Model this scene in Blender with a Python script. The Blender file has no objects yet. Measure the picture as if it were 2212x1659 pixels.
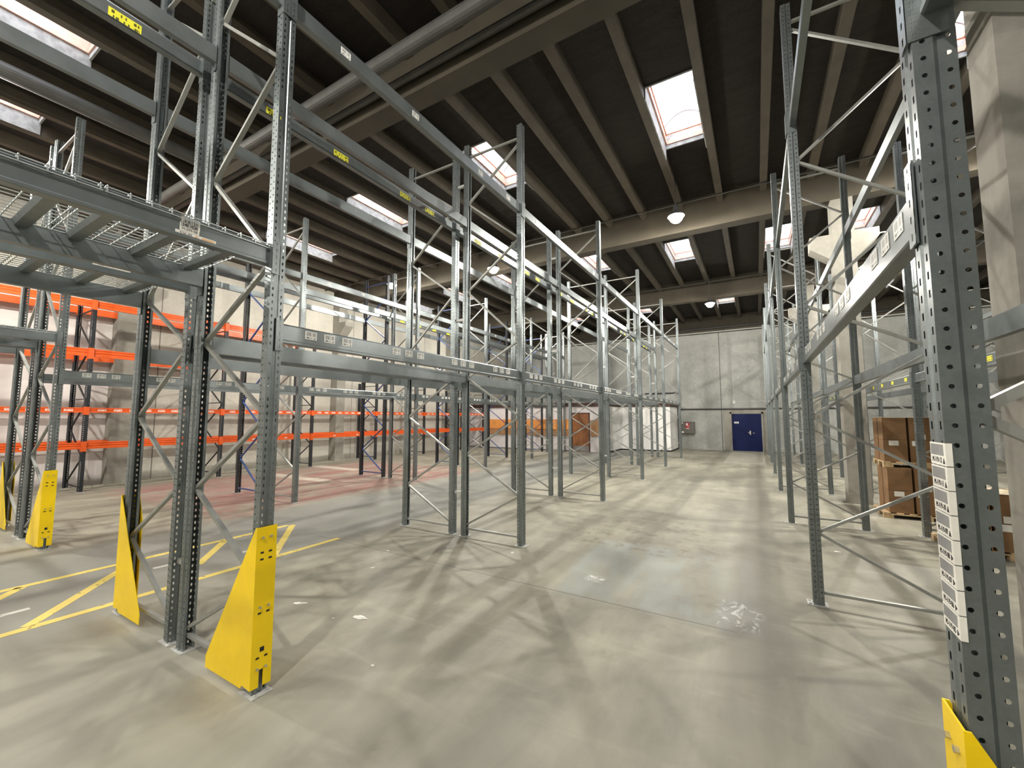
import bpy, math, random
from mathutils import Vector
random.seed(7)
PI = math.pi
SC = bpy.context.scene
COL = SC.collection

# ------------------------------------------------------------------ helpers
class MB:
    def __init__(s):
        s.v, s.f, s.uv, s.m, s.mats = [], [], [], [], 0
    def quad(s, pts, uv=None, mi=0):
        i = len(s.v); s.v += [tuple(p) for p in pts]
        s.f.append(tuple(range(i, i + len(pts)))); s.m.append(mi)
        s.uv.append(uv or [(0, 0)] * len(pts))
    def box(s, x0, x1, y0, y1, z0, z1, mi=0):
        P = [(x0, y0, z0), (x1, y0, z0), (x1, y1, z0), (x0, y1, z0), (x0, y0, z1), (x1, y0, z1), (x1, y1, z1), (x0, y1, z1)]
        i = len(s.v); s.v += P
        for f in ((3, 2, 1, 0), (4, 5, 6, 7), (0, 1, 5, 4), (1, 2, 6, 5), (2, 3, 7, 6), (3, 0, 4, 7)):
            s.f.append(tuple(i + k for k in f)); s.m.append(mi); s.uv.append([(0, 0), (1, 0), (1, 1), (0, 1)])
        return s
    def bar(s, a, b, w, h, side=(0, 1, 0), mi=0):
        a, b = Vector(a), Vector(b); d = (b - a).normalized(); u = Vector(side)
        u = (u - d * u.dot(d)).normalized(); n = d.cross(u)
        i = len(s.v)
        for p in (a, b):
            for q in ((-1, -1), (1, -1), (1, 1), (-1, 1)):
                s.v.append(tuple(p + u * (q[0] * w / 2) + n * (q[1] * h / 2)))
        for f in ((0, 1, 2, 3), (7, 6, 5, 4), (0, 4, 5, 1), (1, 5, 6, 2), (2, 6, 7, 3), (3, 7, 4, 0)):
            s.f.append(tuple(i + k for k in f)); s.m.append(mi); s.uv.append([(0, 0), (1, 0), (1, 1), (0, 1)])
        return s
    def tube(s, a, b, r, n=10, r2=None, mi=0, caps=True):
        a, b = Vector(a), Vector(b); d = (b - a).normalized()
        u = d.orthogonal().normalized(); w = d.cross(u); i = len(s.v); r2 = r if r2 is None else r2
        for p, rr in ((a, r), (b, r2)):
            for k in range(n):
                t = 2 * PI * k / n; s.v.append(tuple(p + u * (rr * math.cos(t)) + w * (rr * math.sin(t))))
        for k in range(n):
            j = (k + 1) % n; s.f.append((i + k, i + j, i + n + j, i + n + k)); s.m.append(mi); s.uv.append([(0, 0)] * 4)
        if caps:
            s.f.append(tuple(i + k for k in range(n))[::-1]); s.m.append(mi); s.uv.append([(0, 0)] * n)
            s.f.append(tuple(i + n + k for k in range(n))); s.m.append(mi); s.uv.append([(0, 0)] * n)
        return s
    def prism(s, pts, axis, t0, t1, mi=0):
        """closed polygon pts (2D) extruded along axis"""
        def P(q, t):
            return (t, q[0], q[1]) if axis == 'x' else (q[0], t, q[1]) if axis == 'y' else (q[0], q[1], t)
        n = len(pts); i = len(s.v)
        s.v += [P(q, t0) for q in pts] + [P(q, t1) for q in pts]
        for k in range(n):
            j = (k + 1) % n; s.f.append((i + k, i + j, i + n + j, i + n + k)); s.m.append(mi); s.uv.append([(0, 0)] * 4)
        s.f.append(tuple(i + k for k in range(n))[::-1]); s.m.append(mi); s.uv.append([(0, 0)] * n)
        s.f.append(tuple(i + n + k for k in range(n))); s.m.append(mi); s.uv.append([(0, 0)] * n)
        return s
    def lathe(s, prof, c=(0, 0, 0), n=20, mi=0):
        i = len(s.v)
        for r, z in prof:
            for k in range(n):
                t = 2 * PI * k / n; s.v.append((c[0] + r * math.cos(t), c[1] + r * math.sin(t), c[2] + z))
        for a in range(len(prof) - 1):
            for k in range(n):
                j = (k + 1) % n
                s.f.append((i + a * n + k, i + a * n + j, i + (a + 1) * n + j, i + (a + 1) * n + k)); s.m.append(mi); s.uv.append([(0, 0)] * 4)
        return s
    def mesh(s, name, mats):
        me = bpy.data.meshes.new(name); me.from_pydata(s.v, [], s.f)
        mats = mats if isinstance(mats, (list, tuple)) else [mats]
        for m in mats: me.materials.append(m)
        if len(mats) > 1: me.polygons.foreach_set('material_index', s.m)
        ul = me.uv_layers.new(name='UVMap'); flat = [c for f in s.uv for p in f for c in p]
        ul.data.foreach_set('uv', flat); me.update()
        return me

def link(name, me, parent=None, loc=(0, 0, 0), rz=0):
    o = bpy.data.objects.new(name, me); COL.objects.link(o)
    if parent: o.parent = parent
    o.location = loc; o.rotation_euler = (0, 0, rz)
    return o
def tag(o, label, cat, group=None, kind=None):
    o['label'] = label; o['category'] = cat
    if group: o['group'] = group
    if kind: o['kind'] = kind
    return o
def thing(name, label, cat, loc=(0, 0, 0), rz=0, group=None, kind=None):
    return tag(link(name, None, None, loc, rz), label, cat, group, kind)
def struct(name, mb, mats, label=None, loc=(0, 0, 0)):
    o = link(name, mb.mesh(name, mats), None, loc); o['kind'] = 'structure'
    if label: o['label'] = label
    return o
def smooth(o, bev=0.0, seg=2):
    if bev:
        m = o.modifiers.new('bevel', 'BEVEL'); m.width = bev; m.segments = seg; m.limit_method = 'ANGLE'; m.angle_limit = 0.6
    return o
ORD = ['first', 'second', 'third', 'fourth', 'fifth', 'sixth', 'seventh', 'eighth', 'ninth', 'tenth', 'eleventh', 'twelfth']

# ------------------------------------------------------------------ materials
class NT:
    def __init__(s, name):
        s.mat = bpy.data.materials.new(name); s.mat.use_nodes = True
        s.t = s.mat.node_tree; s.t.nodes.clear()
        s.out = s.t.nodes.new('ShaderNodeOutputMaterial')
    def n(s, typ, **kw):
        x = s.t.nodes.new(typ)
        for k, v in kw.items():
            if k.startswith('i_'):
                x.inputs[k[2:].replace('_', ' ')].default_value = v
            else: setattr(x, k, v)
        return x
    def l(s, a, b): s.t.links.new(a, b)
    def val(s, sock, v):
        if hasattr(v, 'links') or isinstance(v, bpy.types.NodeSocket): s.l(v, sock)
        else: sock.default_value = v
    def math(s, op, a, b=0.0, c=None, clamp=False):
        x = s.t.nodes.new('ShaderNodeMath'); x.operation = op; x.use_clamp = clamp
        s.val(x.inputs[0], a); s.val(x.inputs[1], b)
        if c is not None: s.val(x.inputs[2], c)
        return x.outputs[0]
    def mix(s, fac, a, b):
        x = s.t.nodes.new('ShaderNodeMix'); x.data_type = 'RGBA'
        s.val(x.inputs[0], fac)
        for sk, v in ((x.inputs[6], a), (x.inputs[7], b)):
            if isinstance(v, bpy.types.NodeSocket): s.l(v, sk)
            else: sk.default_value = (v[0], v[1], v[2], 1)
        return x.outputs[2]
    def noise(s, vec, scale, detail=4, rough=.55, dist=0):
        x = s.n('ShaderNodeTexNoise'); s.l(vec, x.inputs['Vector'])
        x.inputs['Scale'].default_value = scale; x.inputs['Detail'].default_value = detail
        x.inputs['Roughness'].default_value = rough; x.inputs['Distortion'].default_value = dist
        return x.outputs['Fac']
    def ramp(s, fac, a, b):
        """smoothstep a..b -> 0..1"""
        x = s.t.nodes.new('ShaderNodeMapRange'); x.interpolation_type = 'SMOOTHSTEP'
        s.val(x.inputs[0], fac); x.inputs[1].default_value = a; x.inputs[2].default_value = b
        return x.outputs[0]
    def obj_co(s):
        return s.n('ShaderNodeTexCoord').outputs['Object']
    def geo(s):
        return s.n('ShaderNodeNewGeometry').outputs['Position']
    def xyz(s, vec):
        x = s.n('ShaderNodeSeparateXYZ'); s.l(vec, x.inputs[0]); return x.outputs
    def scale(s, vec, sc):
        x = s.n('ShaderNodeMapping'); s.l(vec, x.inputs[0]); x.inputs['Scale'].default_value = sc; return x.outputs[0]
    def done(s, color, rough=.6, metal=0.0, bump=None, bstr=.2, alpha_mask=None, spec=None, emis=None, estr=0, bdist=.01):
        p = s.n('ShaderNodeBsdfPrincipled')
        for nm, v in (('Base Color', color), ('Roughness', rough), ('Metallic', metal)):
            if isinstance(v, bpy.types.NodeSocket): s.l(v, p.inputs[nm])
            elif nm == 'Base Color': p.inputs[nm].default_value = (v[0], v[1], v[2], 1)
            else: p.inputs[nm].default_value = v
        if spec is not None: p.inputs['Specular IOR Level'].default_value = spec
        if bump is not None:
            b = s.n('ShaderNodeBump'); b.inputs['Strength'].default_value = bstr; b.inputs['Distance'].default_value = bdist
            s.l(bump, b.inputs['Height']); s.l(b.outputs[0], p.inputs['Normal'])
        if emis: p.inputs['Emission Color'].default_value = (*emis, 1); p.inputs['Emission Strength'].default_value = estr
        sh = p.outputs[0]
        if alpha_mask is not None:
            tr = s.n('ShaderNodeBsdfTransparent'); mx = s.n('ShaderNodeMixShader')
            s.l(alpha_mask, mx.inputs[0]); s.l(sh, mx.inputs[1]); s.l(tr.outputs[0], mx.inputs[2]); sh = mx.outputs[0]
        s.l(sh, s.out.inputs[0]); return s.mat

def plain(name, c, rough=.6, metal=0.0, var=.12, scale=6, bstr=.05, spec=None, coord='obj'):
    t = NT(name); co = t.obj_co() if coord == 'obj' else t.geo(); nz = t.noise(co, scale, 5)
    col = t.mix(t.ramp(nz, .25, .75), [x * (1 - var) for x in c], [min(1, x * (1 + var)) for x in c])
    return t.done(col, rough, metal, nz, bstr, spec=spec)

# upright profile (d = depth from the outer face, y = across); arc length u
PROF = [(.090, -.022), (.090, -.042), (.052, -.042), (.042, -.050), (0, -.050), (0, -.013), (.007, -.008), (.007, .008), (0, .013), (0, .050), (.042, .050), (.052, .042), (.090, .042), (.090, .022)]
UARC = [0]
for a, b in zip(PROF, PROF[1:]): UARC.append(UARC[-1] + math.hypot(a[0] - b[0], a[1] - b[1]))
def u_at(i, frac): return UARC[i] * (1 - frac) + UARC[i + 1] * frac
U_SLOT = (u_at(4, .5), u_at(8, .5))
U_HOLE = (u_at(1, .45), u_at(3, .5), u_at(9, .5), u_at(11, .55))

def holed(name, c, metal, rough, var=.12, pitch=.05, slot=(.0055, .0105)):
    t = NT(name); co = t.geo()
    uvn = t.n('ShaderNodeUVMap'); uvn.uv_map = 'UVMap'
    x = t.xyz(uvn.outputs[0]); u, v = x[0], x[1]
    vf = t.math('MULTIPLY', t.math('SUBTRACT', t.math('FRACT', t.math('DIVIDE', v, pitch)), .5), pitch)
    av = t.math('ABSOLUTE', vf)
    mask = None
    for us in U_SLOT:
        m = t.math('MULTIPLY', t.math('LESS_THAN', t.math('ABSOLUTE', t.math('SUBTRACT', u, us)), slot[0]), t.math('LESS_THAN', av, slot[1]))
        mask = m if mask is None else t.math('MAXIMUM', mask, m)
    for uh in U_HOLE:
        du = t.math('SUBTRACT', u, uh)
        d2 = t.math('ADD', t.math('MULTIPLY', du, du), t.math('MULTIPLY', vf, vf))
        mask = t.math('MAXIMUM', mask, t.math('LESS_THAN', d2, .0060 ** 2))
    nz = t.noise(co, 14, 4); n2 = t.noise(co, 90, 2)
    f = t.ramp(t.math('ADD', t.math('MULTIPLY', nz, .7), t.math('MULTIPLY', n2, .3)), .3, .7)
    col = t.mix(f, [q * (1 - var) for q in c], [q * (1 + var) for q in c])
    return t.done(col, rough, metal, n2, .03, alpha_mask=mask)

GALV = (.22, .245, .25)
M = {}
M['post'] = holed('galvanised_perforated', GALV, .74, .36)
M['darkpost'] = holed('dark_painted_perforated', (.018, .021, .026), .0, .45)
M['steel'] = plain('galvanised_steel', GALV, .40, .55, .10, 12, .02, coord='geo')
M['rail'] = plain('galvanised_beam_steel', (.225, .25, .257), .35, .68, .10, 5, .015, coord='geo')
M['brace'] = plain('galvanised_brace_steel', (.33, .335, .315), .42, .45, .1, 9, .02, coord='geo')
M['zinc'] = plain('zinc_plate', (.55, .55, .53), .5, .4, .2, 20)
M['wire'] = plain('bright_wire', (.62, .66, .66), .35, .6, .05, 20)
M['black'] = plain('black_steel', (.016, .018, .022), .45, 0, .2, 10)
M['blue'] = plain('blue_painted_brace', (.035, .07, .22), .45, 0, .15, 10)
M['orange'] = plain('orange_enamel', (.66, .095, .012), .42, 0, .08, 6, .02, coord='geo')
M['yellow'] = plain('yellow_enamel', (.93, .64, .0), .38, 0, .05, 5, .02)
M['bolt'] = plain('zinc_bolt', (.6, .58, .5), .3, .8, .1, 30)
M['dark'] = plain('dark_hole', (.01, .01, .01), .8)
M['paper'] = plain('paper_white', (.78, .76, .70), .7, 0, .05, 20)
M['card'] = plain('cardboard', (.215, .118, .052), .8, 0, .14, 5, .05, coord='geo')
M['cardlid'] = plain('cardboard_pale', (.62, .52, .36), .8, 0, .1, 5, .05, coord='geo')
M['wood'] = plain('pallet_wood', (.50, .36, .20), .75, 0, .25, 9, .1)
M['joist'] = plain('painted_joist', (.066, .054, .037), .8, 0, .15, 3, .06, coord='geo')
M['mainbeam'] = plain('roof_beam_concrete', (.062, .052, .036), .8, 0, .15, 2, .06, coord='geo')
M['duct'] = plain('spiral_duct', (.085, .085, .08), .6, .2, .15, 4)
M['pipe'] = plain('dark_pipe', (.06, .06, .058), .5, .2)
M['pipelight'] = plain('light_conduit', (.55, .55, .52), .5, .1)
M['white'] = plain('white_wall_paint', (.90, .89, .87), .75, 0, .03, 2)
M['lilac'] = plain('office_wall_paint', (.60, .56, .56), .8, 0, .05, 2)
M['brown'] = plain('dark_brown_fascia', (.045, .02, .016), .6, 0, .15, 5)
M['text'] = plain('black_print', (.012, .012, .012), .7)
M['greytext'] = plain('grey_print', (.28, .28, .28), .7)
M['otext'] = plain('orange_print', (.8, .35, .05), .7)
M['red'] = plain('red_sign', (.45, .01, .02), .5)
M['cab'] = plain('cabinet_grey', (.13, .12, .105), .5, 0, .08, 8)
M['doorblue'] = plain('door_blue', (.001, .006, .055), .5, 0, .12, 3, spec=.2)
M['plate'] = plain('kick_plate', (.22, .22, .22), .5, .5)
M['gold'] = plain('ply_orange', (.62, .25, .06), .6, 0, .15, 4, .03, coord='geo')
M['goldd'] = plain('ply_brown_and_shade', (.33, .17, .075), .65, 0, .15, 4, .03, coord='geo')

def wood_door():
    t = NT('brown_wood_door'); co = t.scale(t.geo(), (9, 9, 1.2)); nz = t.noise(co, 2.2, 6, .6, .6)
    return t.done(t.mix(t.ramp(nz, .3, .7), (.16, .052, .016), (.28, .11, .035)), .45)
M['wooddoor'] = wood_door()

def barcode(name, bg, fg, rows=1):
    t = NT(name); uvn = t.n('ShaderNodeUVMap'); uvn.uv_map = 'UVMap'; x = t.xyz(uvn.outputs[0]); u, v = x[0], x[1]
    def rng(s, a, b): return t.math('MULTIPLY', t.math('GREATER_THAN', s, a), t.math('LESS_THAN', s, b))
    def wn(s, k, seed):
        w = t.n('ShaderNodeTexWhiteNoise', noise_dimensions='1D'); t.l(t.math('ADD', t.math('FLOOR', t.math('MULTIPLY', s, k)), seed), w.inputs['W']); return w.outputs['Value']
    if rows == 1:
        bars = t.math('MULTIPLY', t.math('MULTIPLY', rng(u, .09, .91), rng(v, .42, .90)), t.math('GREATER_THAN', wn(u, 58, 3.3), .42))
        txt = t.math('MULTIPLY', t.math('MULTIPLY', rng(u, .1, .68), rng(v, .12, .30)), t.math('GREATER_THAN', wn(u, 30, 9.1), .38))
        arr = t.math('MULTIPLY', rng(v, .10, .32), t.math('LESS_THAN', t.math('ABSOLUTE', t.math('SUBTRACT', u, .82)), t.math('MULTIPLY', t.math('SUBTRACT', .33, v), .36)))
        m = t.math('MAXIMUM', t.math('MAXIMUM', bars, txt), arr)
    else:
        m = None
        for a, b in ((.14, .40), (.58, .86)):
            q = t.math('MULTIPLY', t.math('MULTIPLY', rng(u, .06, .72), rng(v, a, b)), t.math('GREATER_THAN', wn(u, 22, a), .55))
            r = t.math('MULTIPLY', t.math('MULTIPLY', rng(u, .76, .95), rng(v, a, b)), t.math('GREATER_THAN', wn(u, 90, b), .35))
            q = t.math('MAXIMUM', q, r); m = q if m is None else t.math('MAXIMUM', m, q)
    return t.done(t.mix(m, bg, fg), .55)
M['barcode'] = barcode('barcode_sticker', (.85, .85, .81), (.13, .13, .13))
M['yellowcode'] = barcode('yellow_sticker', (.80, .76, .05), (.10, .09, .02), 2)

def concrete(name, c1, c2, seam=None, sc=.6, rough=.85):
    t = NT(name); co = t.geo(); n1 = t.noise(co, sc, 6, .6); n2 = t.noise(co, 11, 4)
    f = t.ramp(t.math('ADD', t.math('MULTIPLY', n1, .75), t.math('MULTIPLY', n2, .25)), .34, .66)
    col = t.mix(f, c1, c2); x = t.xyz(co)
    if seam:
        ax, pitch, off, w = seam
        fr = t.math('FRACT', t.math('DIVIDE', t.math('SUBTRACT', x[ax], off), pitch))
        col = t.mix(t.math('LESS_THAN', fr, w / pitch), col, [q * .45 for q in c1])
    return t.done(col, rough, 0, n2, .12)
M['wallconc'] = concrete('wall_concrete', (.29, .295, .28), (.44, .445, .42), None, .55)
M['wallleft'] = concrete('side_wall_concrete', (.40, .38, .335), (.52, .50, .44), (1, 2.4, .63, .03), .5)
M['panelwhite'] = plain('white_wall_panel', (.66, .62, .60), .8, 0, .04, 2, coord='geo')
M['column'] = concrete('column_concrete', (.21, .20, .172), (.30, .285, .25), None, 1.2)

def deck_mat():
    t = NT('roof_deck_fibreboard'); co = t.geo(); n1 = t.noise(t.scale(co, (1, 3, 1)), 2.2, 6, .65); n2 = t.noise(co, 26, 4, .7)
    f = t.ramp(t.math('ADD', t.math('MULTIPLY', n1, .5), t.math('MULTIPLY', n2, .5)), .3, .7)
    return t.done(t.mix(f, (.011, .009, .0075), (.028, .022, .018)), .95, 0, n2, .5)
M['deck'] = deck_mat()

def floor_mat():
    t = NT('worn_concrete_floor'); co = t.geo(); x = t.xyz(co); X, Y = x[0], x[1]
    nA = t.noise(co, .55, 6, .6, .4); nB = t.noise(t.scale(co, (2.2, .55, 1)), .9, 6, .62, .3); nC = t.noise(co, 7, 5, .65); nD = t.noise(co, 40, 3)
    def rng(s, a, b, e, j=None):
        s = t.math('ADD', s, t.math('MULTIPLY', t.math('SUBTRACT', j if j is not None else nC, .5), e * 2.5))
        return t.math('MULTIPLY', t.ramp(s, a - e, a + e), t.math('SUBTRACT', 1, t.ramp(s, b - e, b + e)))
    def rect(x0, x1, y0, y1, e, j=None): return t.math('MULTIPLY', rng(X, x0, x1, e, j), rng(Y, y0, y1, e, j))
    f = t.ramp(t.math('ADD', t.math('MULTIPLY', nA, .5), t.math('MULTIPLY', nB, .5)), .33, .67)
    col = t.mix(f, (.180, .168, .134), (.362, .342, .270))
    nE = t.noise(co, 2.1, 5, .65, .5); nF = t.noise(t.scale(co, (.5, 2.4, 1)), 1.6, 5, .6, .4)
    col = t.mix(t.math('MULTIPLY', t.ramp(nE, .50, .72), .45), col, (.175, .155, .120))
    col = t.mix(t.math('MULTIPLY', t.ramp(nF, .52, .74), .40), col, (.40, .385, .30))
    # bluish worn lane beside the racks
    lane = t.math('MULTIPLY', rng(X, -8.3, -5.4, .5, nA), .6)
    col = t.mix(lane, col, (.235, .245, .235))
    near = t.math('MULTIPLY', t.math('SUBTRACT', 1, t.ramp(Y, .8, 3.6)), .45)
    col = t.mix(near, col, (.265, .26, .228))
    # pink painted area with worn bands
    pk = t.math('MULTIPLY', rect(-14.4, -8.4, 3.9, 12.3, .35, nA), t.ramp(t.math('ADD', t.math('MULTIPLY', nB, .6), t.math('MULTIPLY', nC, .4)), .66, .36))
    col = t.mix(t.math('MULTIPLY', pk, .9), col, (.34, .165, .15))
    for r in ((-14.4, -10.9, 7.65, 8.05, .10), (-14.6, -12.2, 9.8, 10.25, .10)):
        col = t.mix(t.math('MULTIPLY', rect(*r), .8), col, (.58, .53, .44))
    # bluish repair patch in the aisle
    bp = t.math('MULTIPLY', rect(-2.1, -.05, 4.21, 6.3, .12, nA), t.ramp(nB, .62, .40))
    col = t.mix(t.math('MULTIPLY', bp, .75), col, (.33, .35, .325))
    # dark tyre band along the aisle and brown stains
    tb = t.math('MULTIPLY', rng(X, -.30, .05, .10, nA), t.math('MULTIPLY', t.ramp(Y, 1.0, 4.5), .6))
    col = t.mix(tb, col, (.165, .148, .12))
    st = t.math('MULTIPLY', rect(-2.6, -.6, 5.9, 8.2, .3, nA), t.ramp(nC, .52, .62))
    col = t.mix(t.math('MULTIPLY', st, .6), col, (.20, .165, .12))
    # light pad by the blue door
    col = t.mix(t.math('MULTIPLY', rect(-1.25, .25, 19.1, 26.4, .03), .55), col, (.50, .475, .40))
    # white scuffs
    sc = t.math('MULTIPLY', rect(-.40, -.05, 4.30, 4.85, .06), t.ramp(t.noise(t.scale(co, (2.2, 1.4, 1)), 4.5, 5, .7, 1.0), .50, .62))
    col = t.mix(t.math('MULTIPLY', sc, .55), col, (.80, .80, .77))
    s2 = t.math('MULTIPLY', rect(-1.78, -1.58, 4.66, 4.82, .03), t.ramp(t.noise(t.scale(co, (1, 5, 1)), 9, 4, .7), .48, .58))
    col = t.mix(t.math('MULTIPLY', s2, .9), col, (.85, .84, .80))
    # joints
    for r in ((-6.0, -.22, 4.195, 4.21, .003),):
        col = t.mix(t.math('MULTIPLY', rect(*r, nD), .7), col, (.09, .08, .07))
    # fine speckle
    col = t.mix(t.math('MULTIPLY', t.ramp(nC, .62, .8), .25), col, (.20, .18, .15))
    rough = t.math('ADD', .38, t.math('MULTIPLY', nB, .34))
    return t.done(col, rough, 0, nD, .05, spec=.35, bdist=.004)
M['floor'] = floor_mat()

# ------------------------------------------------------------------ shell
XL, XR, YN, YF, ZD = -16.0, 12.0, -8.0, 26.4, 7.65
ZB = 6.80                                  # underside of the main roof beams
JOISTS = [.37 - .955 * j for j in range(-12, 18) if -15.9 < .37 - .955 * j < 11.9]
JOISTS.sort()
b = MB(); b.quad([(XL, YN, 0), (XR, YN, 0), (XR, YF, 0), (XL, YF, 0)]); struct('floor', b, M['floor'])
struct('wall_left', MB().box(XL - .2, XL, YN, YF, 0, 9), M['wallleft'])
struct('wall_right', MB().box(XR, XR + .2, YN, YF, 0, 9), M['wallconc'])
struct('wall_back', MB().box(XL, XR, YN - .2, YN, 0, 9), M['wallconc'])
struct('wall_far', MB().box(XL, XR, YF, YF + .2, 0, 9), M['wallconc'])
struct('wall_left_panel', MB().box(XL, XL + .03, YN, 4.78, 0, 4.93), M['panelwhite'])

# skylights: (joist bay index from its right-hand joist X, y0, y1)
def bay_of(x):
    for a, c in zip(JOISTS, JOISTS[1:]):
        if a < x < c: return a, c
SKY = []
SKY += [(-1.06, 7.08, 9.06), (-4.9, 6.83, 8.66), (-8.7, 6.84, 8.85), (-12.5, 6.85, 9.2), (2.8, 7.08, 9.06), (6.6, 7.08, 9.06)]
SKY += [(-2.0, 14.1, 16.1), (.85, 14.5, 16.6), (2.76, 14.5, 16.2), (-4.9, 13.75, 15.6), (-8.7, 13.75, 15.45), (-11.6, 14.2, 16.25), (-14.4, 14.7, 16.7), (6.6, 14.4, 16.4)]
for x in (-1.06, -8.7, 4.67, -4.9): SKY.append((x, 22.1, 23.3))
for x in (-1.06, -8.7, -11.6, 2.8, -4.9, 5.6, 8.5): SKY.append((x, 0.0, 1.95))  # last two openings are added out of view so the rails reflect sky
for x in (-2.0, -8.7): SKY.append((x, -6.5, -4.5))
HJ = .07                                    # half width of a joist
deck = MB()
edges = [XL] + JOISTS + [XR]
for a, c in zip(edges, edges[1:]):
    holes = sorted((s[1], s[2]) for s in SKY if a < s[0] < c)
    y = YN
    for h in holes:
        deck.box(a, c, y, h[0], ZD, ZD + .12)
        y = h[1]
    deck.box(a, c, y, YF, ZD, ZD + .12)
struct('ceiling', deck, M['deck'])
ti = 0
for x in JOISTS:
    ti += 1; struct('trim_%d' % ti, MB().box(x - HJ, x + HJ, YN, YF, 7.40, ZD), M['joist'])
for y in (-2.7, 4.53, 11.72, 18.95, 26.2):
    ti += 1; struct('trim_%d' % ti, MB().prism([(y - .17, ZB), (y + .17, ZB), (y + .17, ZD), (y - .17, ZD)], 'x', XL, XR), M['mainbeam'])

def dome_mat():
    t = NT('acrylic_dome'); tr = t.n('ShaderNodeBsdfTransparent'); tr.inputs[0].default_value = (.93, .96, 1, 1)
    tl = t.n('ShaderNodeBsdfTranslucent'); tl.inputs[0].default_value = (.9, .93, .95, 1); mx = t.n('ShaderNodeMixShader'); mx.inputs[0].default_value = .18
    t.l(tr.outputs[0], mx.inputs[1]); t.l(tl.outputs[0], mx.inputs[2]); t.l(mx.outputs[0], t.out.inputs[0]); return t.mat
M['dome'] = dome_mat()
M['curbpink'] = plain('skylight_kerb_red', (.66, .38, .29), .6, 0, .2, 8, coord='geo')
M['curbgrey'] = plain('skylight_kerb_grey', (.34, .34, .33), .85, 0, .25, 9, .2, coord='geo')
for i, (x, y0, y1) in enumerate(SKY):
    a, c = bay_of(x); a += HJ; c -= HJ; w = .04
    r = link('window_%d' % (i + 1), None); r['kind'] = 'structure'
    g = MB()
    g.box(a, a + .02, y0, y1, 7.41, 7.92); g.box(c - .02, c, y0, y1, 7.41, 7.92)
    g.box(a + .02, c - .02, y0, y0 + .03, 7.63, 7.92); g.box(a + .02, c - .02, y1 - .03, y1, 7.63, 7.92)
    link('kerb', g.mesh('kerb', M['curbgrey']), r)
    g = MB(); k = .025; rise = .24; N = 12
    for z0, z1, q in ((7.72, 7.80, .05), (7.80, 7.95, k), (7.95, 7.985, .045), (7.985, 8.08, .02)):
        g.box(a, a + q, y0, y1, z0, z1); g.box(c - q, c, y0, y1, z0, z1); g.box(a + q, c - q, y0, y0 + q, z0, z1); g.box(a + q, c - q, y1 - q, y1, z0, z1)
    arc = [(a + (c - a) * n / N, 8.08 + rise * (1 - (2 * n / N - 1) ** 2)) for n in range(N + 1)]
    for ya in (y0, y1 - .02): g.prism([(p, z) for p, z in arc], 'y', ya, ya + .02)
    link('frame', g.mesh('frame', M['curbpink']), r)
    g = MB()
    for p, q in zip(arc, arc[1:]): g.quad([(p[0], y0, p[1] + .003), (q[0], y0, q[1] + .003), (q[0], y1, q[1] + .003), (p[0], y1, p[1] + .003)])
    link('pane', g.mesh('pane', M['dome']), r)
    g = MB()
    for yr in (y0 + .06, y1 - .10):
        for p, q in zip(arc, arc[1:]): g.bar((p[0], yr, p[1] - .008), (q[0], yr, q[1] - .008), .03, .012)
    link('rib', g.mesh('rib', M['steel']), r)
    # daylight portal in the opening
    ld = bpy.data.lights.new('skylight_portal', 'AREA'); ld.shape = 'RECTANGLE'; ld.size = c - a; ld.size_y = y1 - y0
    ld.cycles.is_portal = True
    lo = link('skylight_portal', ld, None, ((a + c) / 2, (y0 + y1) / 2, 8.45))

# columns with twin corbels
def column(x0, x1, y0, y1, zt, label, corb=(True, True), zl=None):
    g = MB().box(x0, x1, y0, y1, 0, zt)
    if corb[0]: g.prism([(x0, 5.38), (x0 - .42, 5.72), (x0 - .42, 6.0), (x0, 6.0)], 'y', y0, y1)
    if corb[1]: g.prism([(x1, 5.38), (x1, 6.0), (x1 + .42, 6.0), (x1 + .42, 5.82)], 'y', y0, y1)
    o = struct('concrete_column', g, M['column'], label); o['category'] = 'column'
for k, y in enumerate((-2.7, 4.53, 11.75, 18.95)):
    column(1.65, 2.05, y - .21, y + .21, ZB, ['concrete column behind the camera', 'concrete column beside the labelled upright', 'concrete column with twin corbels in the rack gap', 'far concrete column near the end wall'][k])
for k, y in enumerate((-2.7, 4.53, 11.75, 19.5)):
    column(XL, XL + .42, y - .21, y + .21, ZB, ['pilaster on the side wall behind the camera', 'pilaster on the side wall by the white panel', 'pilaster with corbel on the side wall', 'pilaster on the side wall beside the office'][k], (False, True))

# ------------------------------------------------------------------ rack parts
def post_mesh(name, H, mat):
    g = MB()
    for (a, c, ua, uc) in zip(PROF, PROF[1:], UARC, UARC[1:]):
        g.quad([(.045 - a[0], a[1], .006), (.045 - c[0], c[1], .006), (.045 - c[0], c[1], H), (.045 - a[0], a[1], H)], [(ua, 0), (uc, 0), (uc, H), (ua, H)])
    return g.mesh(name, mat)
def plate_mesh():
    g = MB().box(-.075, .095, -.07, .07, 0, .008)
    g.tube((.072, .045, 0), (.072, .045, .018), .010, 6); g.tube((.072, -.045, 0), (.072, -.045, .018), .010, 6)
    return g.mesh('base_plate', M['zinc'])
PLATE = plate_mesh()

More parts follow.
